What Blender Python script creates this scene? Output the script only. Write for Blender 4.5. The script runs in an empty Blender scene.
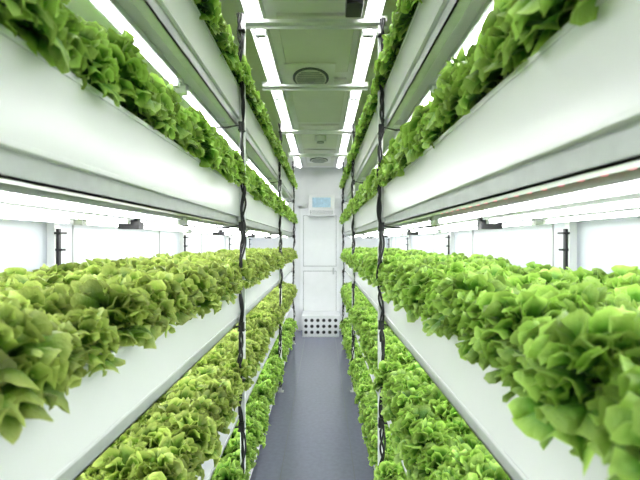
import bpy, math, random
import numpy as np
from mathutils import Vector
random.seed(3); rng=np.random.default_rng(5)
S=bpy.context.scene
S.view_settings.view_transform='Standard'
def link(o,parent=None):
    S.collection.objects.link(o)
    if parent: o.parent=parent
    return o
def empty(name,loc=(0,0,0)):
    e=bpy.data.objects.new(name,None); e.empty_display_size=.1; e.location=loc; return link(e)
def pmat(name,col,rough=.5,metal=0,noise=0,scale=8,emit=None,es=0,bump=0,col2=None):
    m=bpy.data.materials.new(name); m.use_nodes=True; nt=m.node_tree; b=nt.nodes['Principled BSDF']
    b.inputs['Roughness'].default_value=rough; b.inputs['Metallic'].default_value=metal
    tc=nt.nodes.new('ShaderNodeTexCoord'); n=nt.nodes.new('ShaderNodeTexNoise'); n.inputs['Scale'].default_value=scale; n.inputs['Detail'].default_value=4
    nt.links.new(tc.outputs['Object'],n.inputs['Vector'])
    r=nt.nodes.new('ShaderNodeValToRGB'); c2=col2 or tuple(c*(1-noise) for c in col)
    r.color_ramp.elements[0].position=.3; r.color_ramp.elements[1].position=.7
    r.color_ramp.elements[0].color=(*c2,1); r.color_ramp.elements[1].color=(*col,1)
    nt.links.new(n.outputs['Fac'],r.inputs['Fac']); nt.links.new(r.outputs['Color'],b.inputs['Base Color'])
    if bump:
        bp=nt.nodes.new('ShaderNodeBump'); bp.inputs['Strength'].default_value=bump; bp.inputs['Distance'].default_value=.01
        nt.links.new(n.outputs['Fac'],bp.inputs['Height']); nt.links.new(bp.outputs['Normal'],b.inputs['Normal'])
    if emit:
        b.inputs['Emission Color'].default_value=(*emit,1); b.inputs['Emission Strength'].default_value=es
    return m
M={}
M['wall']=pmat('white_wall_panel',(.72,.77,.82),.4,noise=.03)
M['wallf']=pmat('white_door_panel',(.88,.90,.92),.35,noise=.03)
M['tray']=pmat('white_tray_plastic',(.91,.93,.95),.2,noise=.02,scale=3)
M['steel']=pmat('galvanised_steel',(.55,.58,.58),.35,.3,noise=.12,scale=20)
M['white']=pmat('white_painted_metal',(.84,.86,.87),.35,noise=.04)
M['black']=pmat('black_rubber',(.012,.013,.016),.45,noise=.3)
M['ceil']=pmat('ceiling_white',(.89,.89,.88),.5,noise=.03)
M['cpanel']=pmat('ceiling_panel_leaf_bounce',(.78,.78,.72),.45,noise=.06,scale=4)  # tint of light bounced off the leaves, put into the panel colour
M['floor']=pmat('floor_vinyl_greyblue',(.22,.235,.31),.2,noise=.12,scale=30,bump=.05)
M['groove']=pmat('groove_dark',(.13,.14,.17),.6,noise=.1)
M['led']=pmat('led_diffuser',(1,1,1),.4,emit=(.99,.985,1),es=20)
M['ledc']=pmat('ceiling_led_diffuser',(1,1,1),.4,emit=(1,.985,.97),es=24)
M['pink']=pmat('pink_led_chip',(1,.4,.5),.4,emit=(1,.25,.35),es=1)
M['screen']=pmat('blue_screen',(.45,.65,.8),.2,noise=.3,scale=20,emit=(.4,.6,.8),es=.1)
M['hole']=pmat('black_hole_plastic',(.01,.01,.012),.5,noise=.2)
M['grey']=pmat('grey_plastic',(.42,.44,.45),.5,noise=.1)

class MB:
    def __init__(s): s.v=[];s.f=[];s.m=[];s.mats=[]
    def mi(s,m):
        if m not in s.mats: s.mats.append(m)
        return s.mats.index(m)
    def box(s,x0,x1,y0,y1,z0,z1,m='white'):
        if x0>x1:x0,x1=x1,x0
        b=len(s.v); k=s.mi(m)
        s.v+=[(x,y,z) for z in(z0,z1) for y in (y0,y1) for x in (x0,x1)]
        for f in [(0,2,3,1),(4,5,7,6),(0,1,5,4),(2,6,7,3),(0,4,6,2),(1,3,7,5)]:
            s.f.append([b+i for i in f]); s.m.append(k)
    def cyl(s,c,r,h,axis='z',n=16,m='white',ry=None):
        b=len(s.v);k=s.mi(m);ry=ry or r
        for t in(0,1):
            for i in range(n):
                a=2*math.pi*i/n; p,q=r*math.cos(a),ry*math.sin(a); w=h*t
                s.v.append({'z':(c[0]+p,c[1]+q,c[2]+w),'y':(c[0]+p,c[1]+w,c[2]+q),'x':(c[0]+w,c[1]+p,c[2]+q)}[axis])
        for i in range(n):
            j=(i+1)%n; s.f.append([b+i,b+j,b+n+j,b+n+i]); s.m.append(k)
        s.f.append([b+i for i in range(n)][::-1]); s.m.append(k)
        s.f.append([b+n+i for i in range(n)]); s.m.append(k)
    def obj(s,name,parent=None,bevel=0):
        me=bpy.data.meshes.new(name); me.from_pydata(s.v,[],s.f); 
        for m in s.mats: me.materials.append(M[m])
        me.polygons.foreach_set('material_index',s.m); me.update()
        import bmesh
        bm=bmesh.new(); bm.from_mesh(me); bmesh.ops.recalc_face_normals(bm,faces=bm.faces); bm.to_mesh(me); bm.free()
        o=bpy.data.objects.new(name,me); link(o,parent)
        if bevel:
            md=o.modifiers.new('b','BEVEL'); md.width=bevel; md.segments=2; md.limit_method='ANGLE'
        return o
def tube(name,pts,r,mat,parent=None):
    cu=bpy.data.curves.new(name,'CURVE'); cu.dimensions='3D'; cu.bevel_depth=r; cu.bevel_resolution=2
    for pl in pts:
        sp=cu.splines.new('POLY'); sp.points.add(len(pl)-1)
        for i,p in enumerate(pl): sp.points[i].co=(*p,1)
    cu.materials.append(M[mat]); o=bpy.data.objects.new(name,cu); return link(o,parent)

# ---------------- dimensions
Y0,Y1=-1.3,7.8; WL,WR=-1.25,1.16; H=2.95
XL,XR=-.46,.35
TOPS=[.26,.81,1.36,1.91,2.46]; TH=.17
RY0,RY1=-.9,7.3
# ---------------- room
b=MB(); b.box(WL-.06,WR+.06,Y0-.06,Y1+.06,-.06,0,'floor'); b.obj('floor')
b=MB(); b.box(-.28,.22,Y0,Y1,0.0005,.003,'floor')
b.box(-.285,-.28,Y0,Y1,0.0005,.004,'groove'); b.box(.22,.225,Y0,Y1,0.0005,.004,'groove'); b.obj('trim_floor_runner')
def wall(nm,x0,x1,xin,sgn):
    b=MB(); b.box(x0,x1,Y0-.06,Y1+.06,0,H,'wall')
    y=Y0
    while y<Y1:
        b.box(xin,xin+sgn*.004,y,y+.012,0,H,'grey'); y+=1.15
    b.obj(nm)
wall('wall_left',WL-.06,WL,WL,1); wall('wall_right',WR,WR+.06,WR,-1)
b=MB(); b.box(WL,WR,Y1,Y1+.06,0,H,'wallf'); b.obj('wall_far')
b=MB(); b.box(WL,WR,Y0-.06,Y0,0,H,'wallf'); b.obj('wall_near')
b=MB(); b.box(WL-.06,WR+.06,Y0-.06,Y1+.06,H,H+.06,'ceil')
ys=[-.9,.2,1.2,2.45,3.45,4.85,6.15,7.6]
for i in range(len(ys)-1):
    b.box(-.27,.2,ys[i]+.08,ys[i+1]-.08,H-.022,H,'cpanel')
b.obj('ceiling',bevel=.004)
for x in (-.385,.29):
    b=MB(); b.box(x-.045,x+.045,.3,7.5,H-.04,H,'white'); b.box(x-.05,x-.045,.3,7.5,H-.07,H,'white'); b.box(x+.045,x+.05,.3,7.5,H-.07,H,'white')
    y=.35
    while y<7.3:
        b.box(x-.013,x+.013,y,y+1.12,H-.060,H-.0401,'ledc'); b.box(x-.03,x+.03,y+1.13,y+1.17,H-.06,H-.0401,'grey'); y+=1.2
    b.obj('ceiling_light_strip')
for i,y in enumerate([.9,2.45,3.45,4.85,6.15]):
    b=MB(); z=1.6+1.24
    b.box(XL-.02,XR+.02,y-.02,y+.02,z,z+.022,'white'); b.box(XL-.02,XR+.02,y+.014,y+.02,z-.02,z,'white')
    b.box(XL-.02,XL+.02,y-.02,y+.02,z+.022,H-.07,'white'); b.box(XR-.02,XR+.02,y-.02,y+.02,z+.022,H-.07,'white')
    b.obj('ceiling_crossbar',bevel=.002)
def vent(y,x=-.09,r=.13,ry=.19):
    b=MB(); n=28
    b.box(x-.19,x+.19,y-.26,y+.26,H-.034,H-.0225,'ceil')
    b.cyl((x,y,H-.042),r+.014,.008,n=n,m='groove',ry=ry+.02); b.cyl((x,y,H-.048),r-.005,.012,n=n,m='cpanel',ry=ry-.005)
    for k in range(-4,5):
        yy=k*ry/5.2; w=r*.86*math.sqrt(max(0,1-(yy/ry)**2)); b.box(x-w,x+w,y+yy-.007,y+yy+.007,H-.054,H-.048,'grey')
    b.cyl((x,y,H-.062),.035,.014,n=16,m='grey')
    b.obj('ceiling_vent')
vent(3.45,-.09); vent(6.9,-.05)
b=MB(); b.cyl((-.02,5.4,H-.09),.07,.07,m='white'); b.cyl((-.02,5.4,H-.11),.045,.03,m='grey'); b.obj('smoke_detector')
b=MB(); b.box(.13,.22,2.25,2.4,H-.10,H-.02,'black'); b.cyl((.175,2.2,H-.06),.03,.06,'y',m='black'); b.obj('security_camera',bevel=.006)

# ---------------- racks
PL=[.25,2.41,4.6,6.75]; PR=[.30,2.46,4.6,6.8]
def rack(side):
    sg=-1 if side=='L' else 1
    XF=XL if sg<0 else XR; XB=(WL+.05) if sg<0 else (WR-.05)
    posts=PL if sg<0 else PR
    root=empty('grow_rack')
    b=MB()
    for y in posts:
        if y>1:
            b.box(XF-sg*.030,XF-sg*.004,y-.014,y+.014,0,2.87,'white')
            b.box(XF-sg*.05,XF+sg*.01,y-.03,y+.03,0,.008,'steel')
    bys=[.1,1.95,3.75,5.55,7.1]
    for y in bys:
        b.box(XB,XB+sg*.035,y-.02,y+.02,0,2.87,'white')
    for y in posts[1:]+[7.2,-.5]:
        for t in TOPS:
            z=t-TH
            if z>.15: b.box(XF,XB+sg*.03,y-.018,y+.018,z-.026,z-.001,'white')
    b.obj('rack_frame',root,bevel=.002)
    b=MB()
    for t in TOPS:
        z=t-TH
        b.box(XF+sg*.012,XF+sg*.018,RY0,RY1,z-.045,z-.001,'steel')
        b.box(XF+sg*.012,XF+sg*.05,RY0,RY1,z-.045,z-.04,'steel')
        b.box(XB-sg*.02,XB-sg*.026,RY0,RY1,z-.045,z-.001,'steel')
    b.obj('support_beams',root)
    for t in TOPS:
        z=t-TH; b=MB(); w=.006
        b.box(XF,XF+sg*w,RY0,RY1,z,t,'tray'); b.box(XB-sg*w,XB,RY0,RY1,z,t,'tray')
        b.box(XF,XF-sg*.004,RY0,RY1,t-.012,t,'tray'); b.box(XF,XF-sg*.003,RY0,RY1,z,z+.01,'tray')
        b.box(XF+sg*w,XB-sg*w,RY0,RY1,z,z+w,'tray'); b.box(XF+sg*w,XB-sg*w,RY0,RY1,t-.03,t-.022,'tray')
        b.box(XF,XB,RY0,RY0+w,z,t,'tray'); b.box(XF,XB,RY1-w,RY1,z,t,'tray')
        b.obj('tray',root,bevel=.0015)
    for t in TOPS[1:]:
        z=t-TH-.027; b=MB()
        for k,dx in enumerate((.13,.33,.56)):
            xx=XF+sg*dx
            for i in range(6):
                y=-1.2+1.5*i; y2=min(y+1.44,RY1-.05); y=max(y,RY0+.02)
                b.box(xx-.022,xx+.022,y,y2,z-.016,z,'steel')
                b.box(xx-.030,xx-.022,y,y2,z-.024,z-.004,'steel'); b.box(xx+.022,xx+.030,y,y2,z-.024,z-.004,'steel')
                b.cyl((xx,y+.03,z-.026),.011,y2-y-.06,'y',n=8,m='led')
                b.box(xx-.02,xx+.02,y-.01,y+.03,z-.042,z-.012,'black' if k==1 else 'white')
                b.box(xx-.016,xx+.016,y2-.03,y2,z-.04,z-.012,'white')
                if k==1: b.box(xx-.035,xx+.05,y-.06,y-.01,z-.06,z-.03,'black')
        if sg>0 and t==TOPS[3]:
            xx=XF+.085; b.box(xx-.01,xx+.01,RY0,RY1,z-.008,z,'white'); y=.3
            while y<1.6: b.box(xx-.004,xx+.004,y,y+.008,z-.011,z-.008,'pink'); y+=.06
        b.obj('led_grow_light')
    for t in TOPS[1:4]:
        b=MB()
        for y in bys:
            b.box(XB-sg*.012,XB,y-.009,y+.009,t+.02,t+.30,'black'); b.box(XB-sg*.03,XB,y-.024,y+.024,t+.275,t+.285,'black')
            b.box(XB-sg*.03,XB,y-.015,y+.015,t+.20,t+.21,'black')
        b.obj('cable_clips',root)
    for y in posts[1:]:
        pls=[]
        ph2=random.random()*6
        for s in range(3):
            pl=[]; ph=s*2.1+random.random()*.3; n=170
            for i in range(n+1):
                z=2.86-2.8*i/n
                a=z*(30 if s<2 else 17)+ph
                wob=.008*math.sin(z*3.3+ph2)+.005*math.sin(z*10+ph2*2)
                rr=(.0075+.0035*math.sin(z*7+ph2)) if s<2 else (.012+.006*math.sin(z*5))
                pl.append((XF-sg*.018+wob+rr*math.cos(a), y-.034+.6*rr*math.sin(a)-.008, z))
            pls.append(pl)
        for t in TOPS[1:]:
            z=t-TH-.05
            pls.append([(XF-sg*.02,y-.04,z-.10),(XF-sg*.025,y-.055,z-.05),(XF-sg*.01,y-.06,z-.0),(XF+sg*.06,y-.05,z-.012),(XF+sg*.2,y-.03,z-.005),(XF+sg*.33,y-.02,z)])
        o=tube('power_cable',pls,.0056,'black')
        b=MB()
        for t in TOPS:
            for q in (.02,.30):
                b.box(XF-sg*.017-.018,XF-sg*.017+.018,y-.055,y-.016,t+q,t+q+.009,'black')
        for t in TOPS[1:]:
            b.box(XF-sg*.018-.015,XF-sg*.018+.015,y-.060,y-.030,t-.25,t-.20,'black')
        b.obj('cable_ties',o,bevel=.002)
rack('L'); rack('R')

# ---------------- lettuce
def leafmat(name,c0,c1,c2):
    m=bpy.data.materials.new(name); m.use_nodes=True; nt=m.node_tree; N=nt.nodes; Lk=nt.links
    b=N['Principled BSDF']; out=N['Material Output']
    at=N.new('ShaderNodeAttribute'); at.attribute_name='leaf'
    sx=N.new('ShaderNodeSeparateXYZ'); Lk.new(at.outputs['Vector'],sx.inputs[0])
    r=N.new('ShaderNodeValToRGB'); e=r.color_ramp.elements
    e[0].position=0.3;e[0].color=(*c0,1); e[1].position=1;e[1].color=(*c2,1)  # leaf base darkened in the colour, painted shade inside the head
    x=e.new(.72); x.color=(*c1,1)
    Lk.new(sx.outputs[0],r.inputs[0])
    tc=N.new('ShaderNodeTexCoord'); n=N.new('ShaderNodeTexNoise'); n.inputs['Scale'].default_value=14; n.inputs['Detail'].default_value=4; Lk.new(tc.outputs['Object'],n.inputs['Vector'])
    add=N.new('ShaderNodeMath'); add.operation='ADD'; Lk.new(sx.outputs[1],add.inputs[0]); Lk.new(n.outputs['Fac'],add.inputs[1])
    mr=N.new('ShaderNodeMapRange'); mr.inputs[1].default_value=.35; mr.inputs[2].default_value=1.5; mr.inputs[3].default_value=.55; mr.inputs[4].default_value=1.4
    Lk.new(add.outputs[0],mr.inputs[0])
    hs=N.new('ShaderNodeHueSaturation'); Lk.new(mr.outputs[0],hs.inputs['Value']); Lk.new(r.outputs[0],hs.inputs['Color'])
    Lk.new(hs.outputs[0],b.inputs['Base Color']); b.inputs['Roughness'].default_value=.4
    n2=N.new('ShaderNodeTexNoise'); n2.inputs['Scale'].default_value=120; n2.inputs['Detail'].default_value=2; Lk.new(tc.outputs['Object'],n2.inputs['Vector'])
    bp=N.new('ShaderNodeBump'); bp.inputs['Strength'].default_value=.8; bp.inputs['Distance'].default_value=.006; Lk.new(n2.outputs['Fac'],bp.inputs['Height']); Lk.new(bp.outputs['Normal'],b.inputs['Normal'])
    tr=N.new('ShaderNodeBsdfTranslucent'); Lk.new(hs.outputs[0],tr.inputs['Color'])
    mx=N.new('ShaderNodeMixShader'); mx.inputs[0].default_value=.28
    Lk.new(b.outputs[0],mx.inputs[1]); Lk.new(tr.outputs[0],mx.inputs[2]); Lk.new(mx.outputs[0],out.inputs['Surface'])
    return m
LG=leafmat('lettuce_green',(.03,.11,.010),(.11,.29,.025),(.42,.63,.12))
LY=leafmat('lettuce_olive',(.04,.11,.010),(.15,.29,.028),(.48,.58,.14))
NT,NR=28,5
th=np.linspace(-1,1,NT+1); rr=np.linspace(0.08,1,NR+1)**.7
TT,RR=np.meshgrid(th,rr)
idx=np.arange((NR+1)*(NT+1)).reshape(NR+1,NT+1)
quads=np.stack([idx[:-1,:-1],idx[:-1,1:],idx[1:,1:],idx[1:,:-1]],-1).reshape(-1,4)
def head(cx,cy,sc):
    V=[];A=[]
    n=26; a0=rng.random()*6.28
    for i in range(n):
        q=(i+.5)/n
        az=a0+i*2.39996+rng.normal()*.2
        L=(.058+.012*q)*sc*rng.uniform(.8,1.2)
        t0=math.radians(0+52*q+rng.normal()*9); c=math.radians(45+50*q+rng.normal()*20)
        amp=rng.uniform(.8,1.3)*.0095*sc
        span=math.radians(rng.uniform(75,105))
        ph=rng.random(7)*6.28
        ang=TT*span
        rim=1+.06*np.sin(TT*5+ph[0])+.08*RR*np.sin(TT*13+ph[1])
        R=RR*rim
        a=L*R*np.sin(ang)*.85
        s=R*(np.cos(ang)*.5+.5)
        f1=12+rng.uniform(-2,2); f2=21+rng.uniform(-3,3)
        e=RR**1.8; e2=RR**4
        d=amp*1.1*e*np.sin(TT*f1+ph[2]+RR*1.5)+amp*.6*e2*np.sin(TT*f2+ph[3])+amp*.3*np.sin(RR*7+TT*5+ph[4])
        a=a+amp*.9*e*np.cos(TT*f1+ph[2]+RR*1.5)+amp*.35*e2*np.cos(TT*f2+ph[3])
        s=s+(amp/L)*.6*e*np.sin(TT*f1*1.2+ph[5])
        al=t0+c*s
        h0=(.075-.055*q)*sc; r0=(.006+.026*q)*sc
        rad=L*(np.cos(t0)-np.cos(al))/c + d*np.cos(al)+r0
        z=L*(np.sin(al)-math.sin(t0))/c - d*np.sin(al)+h0
        ca,sa=math.cos(az),math.sin(az)
        X=cx+rad*ca-a*sa; Y=cy+rad*sa+a*ca
        V.append(np.stack([X,Y,z],-1).reshape(-1,3))
        A.append(np.stack([RR,np.full_like(TT,rng.random()),np.zeros_like(TT)],-1).reshape(-1,3))
    return V,A
MODL=1.30; BW=.66
def module(k):
    V=[];A=[]
    nx=6; ny=11
    for i in range(nx):
        for j in range(ny):
            x=.030+i/(nx-1)*(BW-.05-.030)+rng.normal()*.008; y=(j+.3+(.5 if i%2 else 0))/ny*MODL+rng.normal()*.014
            v,a=head(x,y,rng.uniform(.92,1.3)); V+=v;A+=a
    nl=len(V); nv=V[0].shape[0]
    V=np.concatenate(V);A=np.concatenate(A)
    x=V[:,0]; x=np.where(x>.68,.68+.2*(x-.68),x); x=np.where(x<-.05,-.05+.7*(x+.05),x); V[:,0]=x
    V[:,2]=np.where(V[:,0]>0,np.maximum(V[:,2],0),V[:,2]+V[:,0]*.25)
    F=(quads[None]+np.arange(nl)[:,None,None]*nv).reshape(-1,4)
    me=bpy.data.meshes.new('lettuce_module_%d'%k)
    me.vertices.add(len(V)); me.vertices.foreach_set('co',V.astype(np.float32).ravel())
    me.loops.add(F.size); me.loops.foreach_set('vertex_index',F.astype(np.int32).ravel())
    me.polygons.add(len(F)); me.polygons.foreach_set('loop_start',np.arange(0,F.size,4,dtype=np.int32))
    me.polygons.foreach_set('loop_total',np.full(len(F),4,dtype=np.int32))
    me.update(calc_edges=True); me.polygons.foreach_set('use_smooth',np.ones(len(F),dtype=bool))
    at=me.attributes.new('leaf','FLOAT_VECTOR','POINT'); at.data.foreach_set('vector',A.astype(np.float32).ravel())
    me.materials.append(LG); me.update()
    return me
MR=[module(k) for k in range(2)]
for sg in (-1,1):
    XF=XL if sg<0 else XR
    for ti,t in enumerate(TOPS):
        e=empty('lettuce_bed',(XF,0,t))
        y=RY0+.05; k=0
        while y+MODL<RY1+.1:
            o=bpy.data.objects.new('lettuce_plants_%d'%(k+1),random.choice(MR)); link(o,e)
            if sg>0: o.location=(.006,y,-.015)
            else: o.rotation_euler=(0,0,math.pi); o.location=(-.006,y+MODL,-.015)
            if ti>=3: o.scale=(1,1,1.2)
            if sg<0 and ti in(1,2):
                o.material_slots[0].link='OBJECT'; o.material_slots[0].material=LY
            y+=MODL-.02; k+=1

# ---------------- far end
b=MB(); yf=Y1-.002
b.box(-.38,.30,yf-.03,yf,.02,2.2,'wallf'); b.box(-.42,-.38,yf-.045,yf,0,2.25,'white'); b.box(.30,.34,yf-.045,yf,0,2.25,'white'); b.box(-.42,.34,yf-.045,yf,2.2,2.25,'white')
b.box(-.34,.26,yf-.036,yf-.03,.10,1.08,'grey'); b.box(-.33,.25,yf-.04,yf-.036,.11,1.07,'white')
b.box(-.34,.26,yf-.036,yf-.03,1.16,2.08,'grey'); b.box(-.33,.25,yf-.04,yf-.036,1.17,2.07,'wallf')
b.box(.19,.22,yf-.09,yf-.04,1.02,1.14,'steel')
b.obj('door_1',bevel=.003)
b=MB(); yb=yf-.55
b.box(-.33,.29,yb,yf-.06,.0,.34,'white')
for r in range(3):
    for c in range(6):
        b.cyl((-.27+c*.10,yb-.006,.08+r*.10),.026,.012,'y',n=14,m='hole')
        b.cyl((-.27+c*.10,yb-.003,.08+r*.10),.032,.006,'y',n=14,m='grey')
b.box(-.34,.30,yb-.01,yf-.06,.34,.36,'white')
b.obj('perforated_crate')
b=MB(); b.box(-.24,.22,yf-.24,yf-.05,2.06,2.42,'white'); b.box(-.21,.19,yf-.25,yf-.24,2.09,2.16,'grey'); b.box(-.17,.15,yf-.252,yf-.24,2.21,2.38,'screen')
for k in range(3): b.box(-.20,.18,yf-.258,yf-.25,2.095+.022*k,2.105+.022*k,'white')
b.obj('air_conditioner',bevel=.008)
w=bpy.data.worlds.new('w'); S.world=w; w.use_nodes=True; w.node_tree.nodes['Background'].inputs[0].default_value=(.9,.95,1,1); w.node_tree.nodes['Background'].inputs[1].default_value=.3
c=bpy.data.cameras.new('camera'); co=link(bpy.data.objects.new('camera',c)); co.location=(0,0,1.6); co.rotation_euler=(math.pi/2,0,0)
c.lens=24.2; c.sensor_width=36; c.shift_x=-2/640; c.shift_y=2/640; c.clip_start=.02
c.dof.use_dof=True; c.dof.focus_distance=2.4; c.dof.aperture_fstop=4.5
S.camera=co
